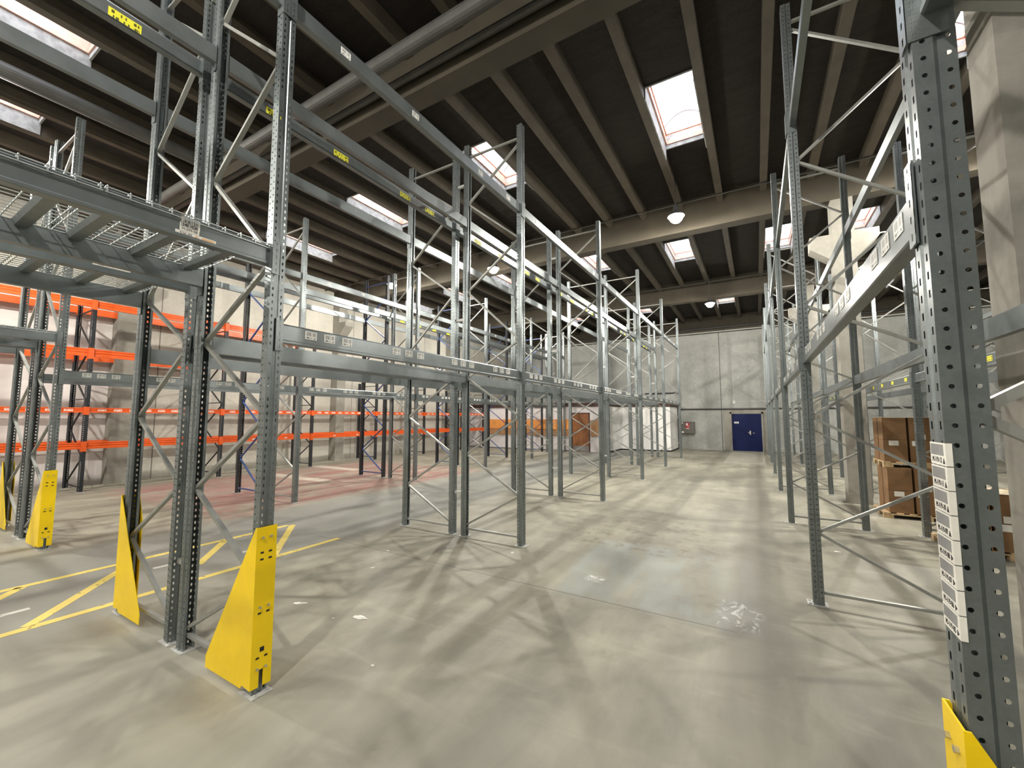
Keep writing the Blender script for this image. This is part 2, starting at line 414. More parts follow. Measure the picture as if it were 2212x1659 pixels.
def frame_kit(depth, H, postmat, bracemat, nodes, horiz):
    """local: outer post at x=0 facing +x, inner post at x=-depth"""
    kit = {'post': post_mesh('upright_post', H, postmat), 'depth': depth, 'br': [], 'hz': []}
    xi, xo = -depth + .02, -.02
    for i, (z0, z1) in enumerate(zip(nodes, nodes[1:])):
        a = (xi if i % 2 == 0 else xo, 0, z0); c = (xo if i % 2 == 0 else xi, 0, z1)
        kit['br'].append(MB().bar(a, c, .034, .026).mesh('diagonal_brace', bracemat))
    for z in horiz: kit['hz'].append(MB().bar((xi, 0, z), (xo, 0, z), .034, .026).mesh('horizontal_strut', bracemat))
    return kit
GN = [.17, .70, 1.27, 1.86, 2.48, 3.02, 3.90, 4.60, 5.40, 6.14]
GREY = frame_kit(1.015, 6.42, M['post'], M['brace'], GN, (.12, 6.22))
DN = [.15 + .70 * i for i in range(9)]
DARK = frame_kit(1.015, 6.42, M['darkpost'], M['blue'], DN, (.12, 6.20))
ON = [.15, .85, 1.55, 2.25, 2.95, 3.65, 4.4]
OTALL = frame_kit(1.13, 4.90, M['darkpost'], M['black'], ON, (.12, 2.32, 3.02, 4.62))
OLOW = frame_kit(1.13, 3.40, M['darkpost'], M['black'], ON[:5], (.12, 2.32, 3.25))

def frame(kit, x, y, d, label, group):
    r = thing('rack_upright', label, 'rack frame', (x, y, 0), 0 if d > 0 else PI, group)
    link('upright_post', kit['post'], r); link('upright_post', kit['post'], r, (-kit['depth'], 0, 0), PI)
    link('base_plate', PLATE, r); link('base_plate', PLATE, r, (-kit['depth'], 0, 0), PI)
    for m in kit['br']: link('diagonal_brace', m, r)
    for m in kit['hz']: link('horizontal_strut', m, r)
    return r

def rail_mesh(L, mat, h=.145, t=.050, ridge=True):
    z0, z1 = -h / 2, h / 2
    if ridge == 'double':
        pr = [(.006, z0), (.006, z0 + .3 * h), (-.006, z0 + .36 * h), (-.006, z0 + .44 * h), (.006, z0 + .5 * h), (.006, z0 + .62 * h), (-.006, z0 + .68 * h), (-.006, z0 + .76 * h), (.006, z0 + .82 * h), (.006, z1), (-t, z1), (-t, z0)]
    else:
        pr = [(.002, z0), (.008, z0 + .004), (.008, z0 + .020), (.003, z0 + .026), (.003, z1 - .012), (-.003, z1 - .002), (-.009, z1), (-t, z1), (-t, z0)]
    return MB().prism(pr, 'y', -L / 2, L / 2).mesh('rack_rail', mat)
def conn_mesh(L, mat, h=.24, s=1):
    g = MB(); y0, y1 = s * L / 2, s * (L / 2 + .052); ya, yb = min(y0, y1), max(y0, y1); us = U_SLOT[0]
    zc = -.02
    g.quad([(.041, ya, zc - h / 2), (.041, yb, zc - h / 2), (.041, yb, zc + h / 2), (.041, ya, zc + h / 2)], [(us - .026, 0), (us + .026, 0), (us + .026, h), (us - .026, h)])
    g.box(.034, .0385, ya, yb, zc - h / 2, zc + h / 2)
    g.box(-.045, .0385, s * L / 2 - .003, s * L / 2 + .003, zc - h / 2, zc + h / 2)
    return g.mesh('end_connector', mat)
L36 = 3.6
RAIL = rail_mesh(L36, M['rail']); CON = [conn_mesh(L36, M['post'], .24, s) for s in (-1, 1)]
def sticker(w, h, mat, name):
    g = MB(); g.box(0, .0012, -w / 2, w / 2, -h / 2, h / 2)
    g.quad([(.0016, -w / 2, -h / 2), (.0016, w / 2, -h / 2), (.0016, w / 2, h / 2), (.0016, -w / 2, h / 2)], [(0, 0), (1, 0), (1, 1), (0, 1)])
    return g.mesh(name, mat)
STK = sticker(.100, .064, M['barcode'], 'barcode_sticker')
YSTK = sticker(.205, .088, M['yellowcode'], 'yellow_sticker')
YSM = sticker(.14, .06, M['yellowcode'], 'yellow_sticker')
OSTK = sticker(.16, .05, M['barcode'], 'barcode_sticker')

def rail(x, y, z, d, label, group, mesh=RAIL, con=CON, labels=(), cat='rack beam'):
    r = link('rack_rail', mesh, None, (x + d * .015, y, z), 0 if d > 0 else PI); tag(r, label, cat, group)
    for m in con: link('end_connector', m, r)
    for (yy, zz, m, nm) in labels: link(nm, m, r, (.0035, yy * d, zz))
    return r
# barcode triples: four pallet places per bay, three stickers each (offsets along the bay from its middle)
BAY_LAB = []
for c in (-1.39, -.49, .41, 1.28):
    for k in (-.165, 0.0, .17): BAY_LAB.append((c + k, .018, STK, 'barcode_sticker'))

RP = 3.7
YA, YB, YR = 1.672, 1.82, 1.53
XA1, XA2, XA3, XA4 = -3.010, -4.025, -4.275, -5.290
XB1, XB2, XB3, XB4 = -8.760, -9.775, -10.080, -11.095
XR1, XR2, XR3, XR4 = .457, 1.472, 2.205, 3.22
ZL1, ZL2, ZDK = 2.472, 5.055, 3.025

rows = [  # outer x, direction, y0, k-range, kit, phrase, group
    (XA1, 1, YA, range(0, 6), GREY, 'aisle line of the tall double rack'),
    (XA4, -1, YA, range(0, 6), GREY, 'rear line of the tall double rack'),
    (XB1, 1, YB, range(0, 6), GREY, 'grey line of the middle rack'),
    (XR1, -1, YR, range(0, 7), GREY, 'rack line across the aisle'),
    (XR4, 1, YR, range(0, 6), GREY, 'line behind the concrete columns')]
for x, d, y0, ks, kit, ph in rows:
    for k in ks:
        frame(kit, x, y0 + RP * k, d, '%s galvanised upright frame from the near end, %s' % (ORD[k], ph), 'frames, ' + ph)
frame(GREY, XB4, YB, -1, 'grey upright frame with yellow guard behind the middle rack, near end', 'frames, dark line behind the middle rack')
for k in range(1, 6):
    frame(DARK, XB4, YB + RP * k, -1, '%s black upright frame with blue braces behind the middle rack' % ORD[k - 1], 'frames, dark line behind the middle rack')
for k in (4, 5, 6):
    frame(GREY, 6.4, YR + RP * k, -1, '%s grey frame of the remote row beyond the pallets' % ORD[k - 4], 'frames, remote row')

def bay_word(k): return 'unfinished end bay' if k < 0 else '%s bay' % ORD[k]
def add_rails(x, d, y0, ks, zs, face, labels=None):
    for k in ks:
        y = y0 + RP * (k + .5)
        for z, zn in zs:
            lb = labels(k, zn) if labels else ()
            rail(x, y, z, d, '%s grey beam, %s, %s' % (zn, bay_word(k), face), 'beams, ' + face, labels=lb)
LO, UP = (ZL1, 'lower'), (ZL2, 'upper')
def lab_a1(k, zn):
    if zn == 'lower': return BAY_LAB
    return [(-1.33, -.005, STK, 'barcode_sticker'), (-.46, -.005, STK, 'barcode_sticker'), (.75, -.005, STK, 'barcode_sticker'), (1.45, -.005, STK, 'barcode_sticker')]
def lab_a3(k, zn):
    if zn != 'upper': return ()
    return [(y, -.02, YSTK, 'yellow_sticker') for y in ((-1.22, -.42, .66, 1.18) if k >= 0 else (-1.22, -.42, .4, 1.26))]
FA = ['aisle face of the tall double rack', 'inner face of the double rack aisle line', 'inner face of the double rack rear line', 'rear face of the tall double rack']
add_rails(XA1, 1, YA, range(0, 5), (LO, UP), FA[0], lab_a1); add_rails(XA1, 1, YA, (-1,), (UP,), FA[0])
add_rails(XA2, -1, YA, range(0, 5), (LO, UP), FA[1]); add_rails(XA2, -1, YA, (-1,), (UP,), FA[1])
add_rails(XA3, 1, YA, range(0, 5), (LO, UP), FA[2], lab_a3); add_rails(XA3, 1, YA, (-1,), (UP,), FA[2], lab_a3)
add_rails(XA4, -1, YA, range(0, 5), (LO, UP), FA[3]); add_rails(XA4, -1, YA, (-1,), (UP,), FA[3])
FB = ['outer face of the grey middle rack', 'inner face of the grey middle rack', 'inner face of the black middle frames', 'outer face of the black middle frames']
def lab_b1(k, zn): return BAY_LAB if zn == 'lower' else [(-1.2, .01, STK, 'barcode_sticker'), (-.2, .01, STK, 'barcode_sticker'), (.9, .01, STK, 'barcode_sticker')]
add_rails(XB1, 1, YB, range(0, 5), (LO, UP), FB[0], lab_b1)
add_rails(XB2, -1, YB, range(0, 5), (LO, UP), FB[1])
add_rails(XB3, 1, YB, range(0, 5), (UP,), FB[2], lambda k, zn: [(y, -.02, YSTK, 'yellow_sticker') for y in (-1.2, -.4, .4, 1.2)] if k == 2 else ())
add_rails(XB4, -1, YB, range(0, 5), (UP,), FB[3])
FR = ['aisle face of the rack across the aisle', 'column side of the rack across the aisle', 'column side of the line behind the columns', 'outer face of the line behind the columns']
add_rails(XR1, -1, YR, range(0, 6), (LO, UP), FR[0], lambda k, zn: BAY_LAB if zn == 'lower' else ())
add_rails(XR2, 1, YR, range(0, 6), (LO, UP), FR[1])
add_rails(XR3, -1, YR, range(0, 5), (LO,), FR[2], lambda k, zn: [(y, .01, YSM, 'yellow_sticker') for y in (-1.45, -.66, .07, .80)])
add_rails(XR4, 1, YR, range(0, 5), (LO,), FR[3])
add_rails(6.4, -1, YR, (4, 5), (UP,), 'remote row beyond the pallets')

# bays behind the camera side that carry wire decks
def deck_rails(x, d, y0, face, labels=()):
    rail(x, y0 - RP / 2, ZDK, d, 'grey beam under the wire decks, %s' % face, 'beams, ' + face, labels=labels)
deck_rails(XA1, 1, YA, FA[0], [(1.31, .03, STK, 'barcode_sticker')])
deck_rails(XA2, -1, YA, FA[1]); deck_rails(XA3, 1, YA, FA[2]); deck_rails(XA4, -1, YA, FA[3])
deck_rails(XB1, 1, YB, FB[0], [(.9, .01, STK, 'barcode_sticker')]); deck_rails(XB2, -1, YB, FB[1]); deck_rails(XB3, 1, YB, FB[2]); deck_rails(XB4, -1, YB, FB[3])
deck_rails(XR1, -1, YR, FR[0]); deck_rails(XR2, 1, YR, FR[1])

def deck_kit(depth):
    W = .87; xo, xi = .027, -depth - .027
    g = MB(); r = .006; zt = .079
    n = int(round(W / .097))
    for i in range(n + 1):
        y = -W / 2 + i * W / n
        g.bar((xi, y, zt), (xo, y, zt), r, r)
        g.bar((xo, y, zt + .006), (xo, y, zt - .035), r, r); g.bar((xi, y, zt + .006), (xi, y, zt - .035), r, r)
    m = int(round(depth / .06))
    for i in range(m + 1):
        x = xi + (xo - xi) * i / m
        g.bar((x, -W / 2 - .01, zt - .005), (x, W / 2 + .01, zt - .005), r, r, (1, 0, 0))
    for x in (xo, xi): g.bar((x, -W / 2 - .01, zt - .033), (x, W / 2 + .01, zt - .033), r, r, (1, 0, 0))
    grid = g.mesh('wire_grid', M['wire'])
    ch = []
    for y in (-.33, 0, .33):
        c = MB(); a, e = -depth + .01, -.01
        c.prism([(y - .045, .0735), (y - .03, .040), (y + .03, .040), (y + .045, .0735), (y + .038, .0735), (y + .025, .046), (y - .025, .046), (y - .038, .0735)], 'x', a, e)
        ch.append(c.mesh('support_channel', M['steel']))
    return grid, ch
DK = deck_kit(1.015)
def wire_decks(xo, d, y0, phrase, n=4):
    for i in range(n):
        r = thing('wire_deck', '%s wire mesh deck from the end frame, %s' % (ORD[i], phrase), 'wire deck', (xo, y0 - .495 - .897 * i, ZDK), 0 if d > 0 else PI, 'wire decks, ' + phrase)
        link('wire_grid', DK[0], r)
        for c in DK[1]: link('support_channel', c, r)
wire_decks(XA1, 1, YA, 'aisle line of the tall double rack')
wire_decks(XA4, -1, YA, 'rear line of the tall double rack')
wire_decks(XB1, 1, YB, 'grey middle rack')
wire_decks(XR1, -1, YR, 'rack across the aisle')

# row spacers
SPC = MB().box(-.078, .078, -.02, .02, -.02, .02).mesh('row_spacer', M['zinc'])
for k in range(6):
    for z, zn in ((.66, 'low'), (3.45, 'middle'), (5.75, 'high')):
        tag(link('row_spacer', SPC, None, ((XA2 + XA3) / 2, YA + RP * k, z)), '%s spacer joining the double rack at its %s frame pair' % (zn, ORD[k]), 'spacer', 'row spacers')

# orange rack along the side wall
XO = -14.56
OY = [.47, 3.56, 6.65, 9.74, 12.83, 15.92, 19.01, 21.45 - .25]
for k, y in enumerate(OY):
    frame(OTALL if k < 4 else OLOW, XO, y, 1, '%s black frame of the orange rack along the side wall' % ORD[k], 'frames of the orange rack')
OR_M = {}
def orange_rail(x, d, k, z, h, label, labels=()):
    L = OY[k + 1] - OY[k] - .1; key = (round(L, 2), h)
    if key not in OR_M:
        OR_M[key] = (rail_mesh(L, M['orange'], h, .045, 'double'), [conn_mesh(L, M['orange'], h + .08, s) for s in (-1, 1)])
    m, c = OR_M[key]
    rail(x, (OY[k] + OY[k + 1]) / 2, z, d, label, 'orange beams along the side wall', m, c, labels)
lev = [(1.15, .17, 'lowest'), (2.04, .12, 'second'), (3.50, .20, 'third'), (4.76, .18, 'topmost')]
for k in range(7):
    for li, (z, h, zn) in enumerate(lev):
        if li == 2 and k > 1 or li == 3 and k > 2: continue
        lb = []
        if li == 1: lb = [(-1.25 + .31 * i, 0, OSTK, 'barcode_sticker') for i in range(9) if abs(-1.25 + .31 * i) < (OY[k + 1] - OY[k]) / 2 - .15]
        elif li in (0, 2): lb = [(-.55, -.01, STK, 'barcode_sticker'), (.55, -.01, STK, 'barcode_sticker')]
        orange_rail(XO, 1, k, z, h, '%s orange beam, %s bay along the side wall, front face' % (zn, ORD[k]), lb)
        orange_rail(XO - 1.13, -1, k, z, h, '%s orange beam, %s bay along the side wall, wall side' % (zn, ORD[k]))

# yellow upright guards
def guard_kit(big):
    g = MB(); t = .005; w = .064; x0 = .060
    # front plate with a notch at the foot
    for (ya, yb, za, zb) in ((-w, w, .16, 1.10), (-w, -.014, .05, .16), (.014, w, .05, .16)): g.box(x0 - t, x0, ya, yb, za, zb)
    for s in (-1, 1):
        y0, y1 = sorted((s * w, s * (w + t)))
        if s == big: g.prism([(x0, .05), (x0, 1.10), (x0 - .015, 1.10), (x0 - .60, .115), (x0 - .60, .035), (x0 - .12, .035), (x0 - .10, .06)], 'y', y0, y1)
        else: g.prism([(x0, .05), (x0, 1.10), (x0 - .015, 1.10), (x0 - .125, .85), (x0 - .125, .06)], 'y', y0, y1)
    shell = g.mesh('guard_shell', M['yellow'])
    bl = []
    for z in (1.03, .57, .17):
        for y in (-.028, .028): bl.append(MB().tube((x0, y, z), (x0 + .010, y, z), .009, 8).mesh('bolt', M['bolt']))
    hl = []
    for z in (.93, .885, .53, .24):
        for y in (-.028, .028): hl.append(MB().box(x0, x0 + .0012, y - .011, y + .011, z - .006, z + .006).mesh('bolt_hole', M['dark']))
    hl.append(MB().box(x0, x0 + .0012, -.014, .014, .275, .305).mesh('bolt_hole', M['dark']))
    return shell, bl, hl
GKS = {1: guard_kit(-1), -1: guard_kit(1)}
def guard(x, y, d, label):
    r = thing('upright_guard', label, 'upright guard', (x, y, 0), 0 if d > 0 else PI, 'yellow upright guards')
    GK = GKS[d]; link('guard_shell', GK[0], r)
    for q in GK[1]: link('bolt', q, r)
    for q in GK[2]: link('bolt_hole', q, r)
guard(XA1, YA, 1, 'yellow steel guard on the aisle foot of the near double rack frame')
guard(XA4, YA, -1, 'yellow steel guard on the rear foot of the near double rack frame')
guard(XB1, YB, 1, 'yellow steel guard at the end foot of the grey middle rack')
guard(XB4, YB, -1, 'yellow steel guard partly hidden at the end of the middle rack')
guard(XR1, YR, -1, 'yellow steel guard around the labelled upright across the aisle')

# ------------------------------------------------------------------ writing
def text(s, size, loc, rot, parent, mat=None, name='label_text', sx=1.0):
    c = bpy.data.curves.new('lettering', 'FONT'); c.body = s; c.size = size; c.extrude = .0003; c.align_x = 'CENTER'; c.align_y = 'CENTER'
    c.materials.append(mat or M['text']); tmp = bpy.data.objects.new('lettering', c); COL.objects.link(tmp)
    me = bpy.data.meshes.new_from_object(tmp.evaluated_get(bpy.context.evaluated_depsgraph_get())); bpy.data.objects.remove(tmp); bpy.data.curves.remove(c)
    o = bpy.data.objects.new(name, me); COL.objects.link(o); o.parent = parent
    o.location = loc; o.rotation_euler = rot; o.scale = (sx, 1, 1); return o

# location stickers on the near upright across the aisle
def post_labels():
    xf = XR1 - .045; z = 1.785; p = .0605
    g0 = MB(); g0.box(-.0012, 0, -.052, .052, -.029, .029); g0.box(0, .012, -.0535, -.0522, -.029, .029)
    base = g0.mesh('sticker_sheet', M['paper'])
    gb = MB(); yy = -.041; rnd = random.Random(4)
    while yy < .046:
        w = rnd.choice((.0006, .0009, .0014)); gb.box(-.0018, -.0013, yy, yy + w, -.004, .025); yy += w + rnd.choice((.0009, .0013, .0018))
    bars = gb.mesh('barcode_print', M['greytext'])
    for i in range(8):
        zz = z - .03 - p * i
        r = link('location_sticker', base, None, (xf - .0005, YR, zz))
        tag(r, '%s white location sticker from the top, stuck to the near upright across the aisle' % ORD[i], 'sticker', 'stickers on the near upright')
        link('barcode_print', bars, r)
        num = 12 - i
        text('M-119-%02d' % num, .0205, (-.0016, .006, -.0165), (PI / 2, 0, -PI / 2), r, sx=.82)
        a = MB()
        if i < 4: a.prism([(-.047, -.024), (-.033, -.024), (-.040, -.009)], 'x', -.0018, -.0012)
        else: a.prism([(-.035, -.024), (-.035, -.009), (-.047, -.0165)], 'x', -.0018, -.0012)
        link('arrow_print', a.mesh('arrow_print', M['text']), r)
post_labels()
# stickers on the deck beam
def deck_label():
    xf = XA1 + .015 + .0035
    r = link('location_sticker', MB().box(0, .0012, -.052, .052, -.026, .030).mesh('location_sticker', M['paper']), None, (xf, 1.128, 3.022)); tag(r, 'white barcode sticker on the beam carrying the wire decks', 'sticker')
    gb = MB(); yy = -.046; rnd = random.Random(9)
    while yy < .044:
        w = rnd.choice((.001, .0018, .003)); gb.box(.0012, .0018, yy, yy + w, 0, .026); yy += w + rnd.choice((.001, .0016, .0024))
    link('barcode_print', gb.mesh('barcode_print', M['text']), r)
    text('M-099-08', .0225, (.0016, 0, -.0125), (PI / 2, 0, PI / 2), r, sx=.95)
    r = link('location_sticker', MB().box(0, .0012, -.11, .11, -.014, .014).mesh('location_sticker', M['paper']), None, (xf, 1.165, 2.980)); tag(r, 'long white number strip under the barcode on the deck beam', 'sticker')
    text('526 05', .024, (.0016, -.055, 0), (PI / 2, 0, PI / 2), r)
    text('41', .024, (.0016, .005, 0), (PI / 2, 0, PI / 2), r, M['otext'])
    gb = MB()
    for i in range(14): gb.box(.0012, .0018, .032 + i * .005, .0345 + i * .005, -.009, .009)
    link('barcode_print', gb.mesh('barcode_print', M['otext']), r)
    r = link('location_sticker', MB().box(0, .0012, -.11, .11, -.014, .014).mesh('location_sticker', M['paper']), None, (XA3 + .0185, 1.12, 3.015)); tag(r, 'pale number strip on the deck beam of the rear line', 'sticker')
    text('526 04 41', .024, (.0016, -.03, 0), (PI / 2, 0, PI / 2), r)
deck_label()

# ------------------------------------------------------------------ far end: office, doors, pipes
struct('wall_office_front', MB().box(XL, -8.83, 21.55, 21.70, 0, 2.45).box(-7.83, -6.78, 21.55, 21.70, 0, 2.45).box(-8.83, -7.83, 21.55, 21.70, 2.08, 2.45), M['lilac'])
struct('wall_office_side', MB().box(-6.93, -6.78, 21.70, 26.4, 0, 2.45), M['white'])
struct('wall_office_step', MB().box(-6.78, -4.06, 23.85, 24.0, 0, 2.45).box(-4.21, -4.06, 24.0, 26.4, 0, 2.45), M['white'])
struct('trim_90', MB().box(XL, -6.72, 21.47, 26.4, 2.45, 2.66).box(-6.72, -4.0, 23.77, 26.4, 2.45, 2.63), M['brown'])
struct('trim_91', MB().box(-6.83, -6.75, 21.52, 21.60, 0, 2.45).box(-4.09, -4.03, 26.34, 26.4, 0, 2.45), M['black'])
struct('baseboard_office', MB().box(-6.78, -6.765, 21.7, 23.85, 0, .07).box(-6.78, -4.045, 23.835, 23.85, 0, .07).box(-4.06, -4.045, 23.85, 26.4, 0, .07).box(XL, -8.83, 21.54, 21.55, 0, .04), M['black'])
d = link('door_1', None); d['kind'] = 'structure'
link('frame', MB().box(-8.87, -8.80, 21.53, 21.62, 0, 2.11).box(-7.86, -7.79, 21.53, 21.62, 0, 2.11).box(-8.87, -7.79, 21.53, 21.62, 2.07, 2.11).mesh('frame', M['brown']), d)
link('leaf', MB().box(-8.80, -7.86, 21.56, 21.61, .01, 2.07).mesh('leaf', M['wooddoor']), d)
link('kick_plate', MB().box(-8.78, -7.88, 21.552, 21.56, .03, .30).mesh('kick_plate', M['plate']), d)
link('handle', MB().box(-8.70, -8.56, 21.50, 21.515, 1.02, 1.045).box(-8.71, -8.69, 21.515, 21.56, 1.02, 1.045).mesh('handle', M['bolt']), d)
d = link('door_2', None); d['kind'] = 'structure'
link('leaf', MB().box(-1.21, .22, 26.36, 26.395, .01, 2.05).mesh('leaf', M['doorblue']), d)
link('frame', MB().box(-1.30, -1.21, 26.34, 26.4, 0, 2.14).box(.22, .31, 26.34, 26.4, 0, 2.14).box(-1.30, .31, 26.34, 26.4, 2.05, 2.14).mesh('frame', M['column']), d)
link('handle', MB().box(-.36, -.30, 26.345, 26.36, .90, 1.12).box(-.44, -.30, 26.30, 26.32, 1.0, 1.03).box(-.34, -.31, 26.32, 26.36, 1.0, 1.03).box(-.20, -.13, 26.345, 26.36, .985, 1.01).mesh('handle', M['bolt']), d)
sgn = link('sign', MB().box(-1.09, -.87, 26.352, 26.36, 1.52, 1.61).mesh('sign', M['white']), d)
link('sign_print', MB().box(-1.06, -.90, 26.3505, 26.352, 1.55, 1.58).mesh('sign_print', M['text']), d)
# lighter surround patched round the blue door
struct('trim_92', MB().box(-1.62, -1.30, 26.385, 26.4, 0, 2.3).box(.31, .62, 26.385, 26.4, 0, 2.3).box(-1.30, .31, 26.385, 26.4, 2.14, 2.3), M['column'])
# panel seams of the end wall
struct('trim_93', MB().box(-1.72, -1.69, 26.39, 26.4, 0, 6.8).box(-6.2, -6.17, 26.39, 26.4, 2.6, 6.8).box(3.0, 3.03, 26.39, 26.4, 0, 6.8).box(6.5, 6.53, 26.39, 26.4, 0, 6.8), M['pipe'])
# wooden guard boards on the office wall
r = thing('wooden_guard_board', 'long orange plywood guard boards along the office wall beside the door', 'guard board')
x = -14.6; i = 0
while x < -9.0:
    x2 = min(x + 1.12, -8.98)
    link('board', MB().box(x, x2 - .02, 21.45, 21.53, 1.18, 1.74).mesh('board', M['gold']), r)
    link('board', MB().box(x, x2 - .02, 21.47, 21.53, .84, 1.16).mesh('board', M['goldd']), r); x = x2  # lower boards carry the shade on the plywood in their brown colour
tag(link('wooden_guard_board', MB().box(-7.74, -6.86, 21.48, 21.53, .83, 1.70).mesh('wooden_guard_board', M['goldd'])), 'short brown guard board on the office wall beyond the door', 'guard board')
# wall cabinet
r = thing('wall_cabinet', 'dark grey hose cabinet with a red sign on the end wall', 'cabinet', (-3.48, 26.4, .92))
link('body', MB().box(-.36, .36, -.30, 0, 0, .68).mesh('body', M['cab']), r)
link('door', MB().box(-.34, .34, -.315, -.30, .02, .66).mesh('door', M['cab']), r)
link('sign', MB().box(-.11, .09, -.319, -.315, .27, .62).mesh('sign', M['red']), r)
link('sign_print', MB().box(-.08, .01, -.321, -.319, .46, .59).box(-.10, .08, -.321, -.319, .275, .31).box(-.01, .06, -.321, -.319, .40, .43).mesh('sign_print', M['white']), r)
link('sticker', MB().box(-.33, -.25, -.319, -.315, .57, .64).box(-.33, -.21, -.319, -.315, .03, .12).mesh('sticker', M['paper']), r)
# pipes and conduits on the end wall
def pipe(name, label, segs, r, mat, cat='pipe', n=10):
    g = MB()
    for a, c in segs: g.tube(a, c, r, n)
    tag(link(name, g.mesh(name, mat)), label, cat); return g
pipe('wall_pipe', 'dark pipe running along the end wall above the blue door', [((-4.0, 26.33, 2.33), (XR, 26.33, 2.33))], .04, M['pipe'])
pipe('wall_conduit', 'thin conduit dropping down the end wall to a small box', [((-1.06, 26.385, 2.72), (-1.06, 26.385, 5.56)), ((-1.06, 26.385, 2.74), (.46, 26.385, 2.74))], .014, M['pipelight'], 'conduit')
tag(link('junction_box', MB().box(-1.12, -1.00, 26.34, 26.4, 2.62, 2.80).mesh('junction_box', M['pipelight'])), 'small white junction box at the conduit corner', 'junction box')
pipe('black_hose', 'black hose pipe across the end wall above the office roof', [((-5.9, 26.3, 3.32), (-3.96, 26.3, 3.32)), ((-3.96, 26.3, 3.32), (-3.9, 26.3, 2.9)), ((-3.9, 26.3, 2.9), (-3.98, 26.3, 2.66))], .035, M['pipe'], 'hose')
pipe('service_pipe', 'pale service pipe high along the end wall', [((XL, 25.98, 6.74), (XR, 25.98, 6.74))], .03, M['pipelight'])
pipe('cable_tray', 'dark cable tray under the end roof beam', [((XL, 25.9, 6.95), (XR, 25.9, 6.95))], .06, M['pipe'], 'cable tray')
# ceiling ducts
pipe('round_duct', 'round spiral duct crossing under the roof before the first beam', [((XL, 3.86, 6.95), (XR, 3.86, 6.95))], .10, M['duct'], 'duct', 18)
pipe('round_duct', 'round spiral duct running lengthwise over the middle rack', [((-9.35, YN, 6.95), (-9.35, 3.73, 6.95))], .12, M['duct'], 'duct', 18)
pipe('sprinkler_pipe', 'slim pipe along the flank of the first roof beam', [((XL, 4.26, 6.98), (XR, 4.26, 6.98))], .055, M['duct'])
pipe('cable_conduit', 'thin cable conduit below the joists before the second beam', [((XL, 11.1, 7.37), (XR, 11.1, 7.37))], .02, M['pipe'], 'conduit')
pipe('cable_conduit', 'thin cable conduit below the joists before the third beam', [((XL, 18.3, 7.37), (XR, 18.3, 7.37))], .02, M['pipe'], 'conduit')

# ------------------------------------------------------------------ pallets and boxes
def pallet_kit():
    g = MB(); w, dp = 1.2, .8
    for i in range(7):
        x = -w / 2 + .05 + i * (w - .1) / 6; g.box(x - .05, x + .05, -dp / 2, dp / 2, .080, .100)
    for y in (-dp / 2 + .05, 0, dp / 2 - .05): g.box(-w / 2, w / 2, y - .05, y + .05, .062, .080)
    top = g.mesh('deck_boards', M['wood'])
    f = MB()
    for y in (-dp / 2 + .05, 0, dp / 2 - .05):
        for x in (-w / 2 + .07, 0, w / 2 - .07): f.box(x - .07, x + .07, y - .05, y + .05, 0, .062)
    return top, f.mesh('block', M['wood'])
PK = pallet_kit()
def pallet(x, y, z, label, rz=0):
    r = thing('pallet', label, 'pallet', (x, y, z), rz, 'wooden pallets')
    link('deck_boards', PK[0], r); link('block', PK[1], r)
def box_mesh(w, dp, h, lab):
    return MB().box(-w / 2, w / 2, -dp / 2, dp / 2, 0, h).mesh('cardboard_box', M['card'])
ORDL = ['first', 'second', 'third', 'fourth']
def boxes(x0, y0, z0, nx, ny, nz, w, dp, h, stack, gap=.03):
    bm = box_mesh(w - .006, dp - .006, h - .004, True); lm = MB().box(-.07, .07, -.0012, 0, -.045, .045).mesh('paper_label', M['paper']); tape = MB().box(-w / 2 + .003, w / 2 - .003, -dp / 2 - .0012, -dp / 2, .0, .003).mesh('tape', M['cardlid'])
    for k in range(nz):
        for j in range(ny):
            for i in range(nx):
                x, y, z = x0 + i * (w + gap) + w / 2, y0 + j * (dp + gap) + dp / 2, z0 + k * h
                o = link('cardboard_box', bm, None, (x, y, z + .001), 0)
                tag(o, 'brown carton, %s row, %s column, %s layer up, %s' % (('front', 'rear')[j], ORDL[i], ORDL[k], stack), 'box', 'cartons, ' + stack)
                if j == 0 and (k == 0 or i == 1): link('paper_label', lm, o, (-.02 + .05 * (k - i), -dp / 2 + .003, h * (.84 if k == 0 else .13)))
pallet(2.56, 10.65, 0, 'pallet on the floor under the tall carton stack')
boxes(2.05, 10.28, .10, 3, 2, 2, .345, .35, .41, 'lower tier of the tall stack')
pallet(2.62, 10.72, .925, 'pallet lifted between the two carton tiers')
boxes(2.04, 10.36, 1.025, 3, 2, 2, .345, .35, .41, 'upper tier of the tall stack')
pallet(2.82, 8.42, 0, 'pallet under the low carton stack by the columns')
boxes(2.27, 8.03, .10, 3, 2, 2, .345, .36, .365, 'low stack by the columns')
lid = MB(); lid.box(2.27, 3.35, 8.03, 8.77, .835, .842)
tag(link('cardboard_sheet', lid.mesh('cardboard_sheet', M['cardlid'])), 'pale cardboard sheet lying on the low carton stack', 'cardboard sheet')
lid = MB(); lid.box(2.05, 3.15, 10.34, 11.08, 1.85, 1.857)
tag(link('cardboard_sheet', lid.mesh('cardboard_sheet', M['cardlid'])), 'pale cardboard sheet covering the tall carton stack', 'cardboard sheet')

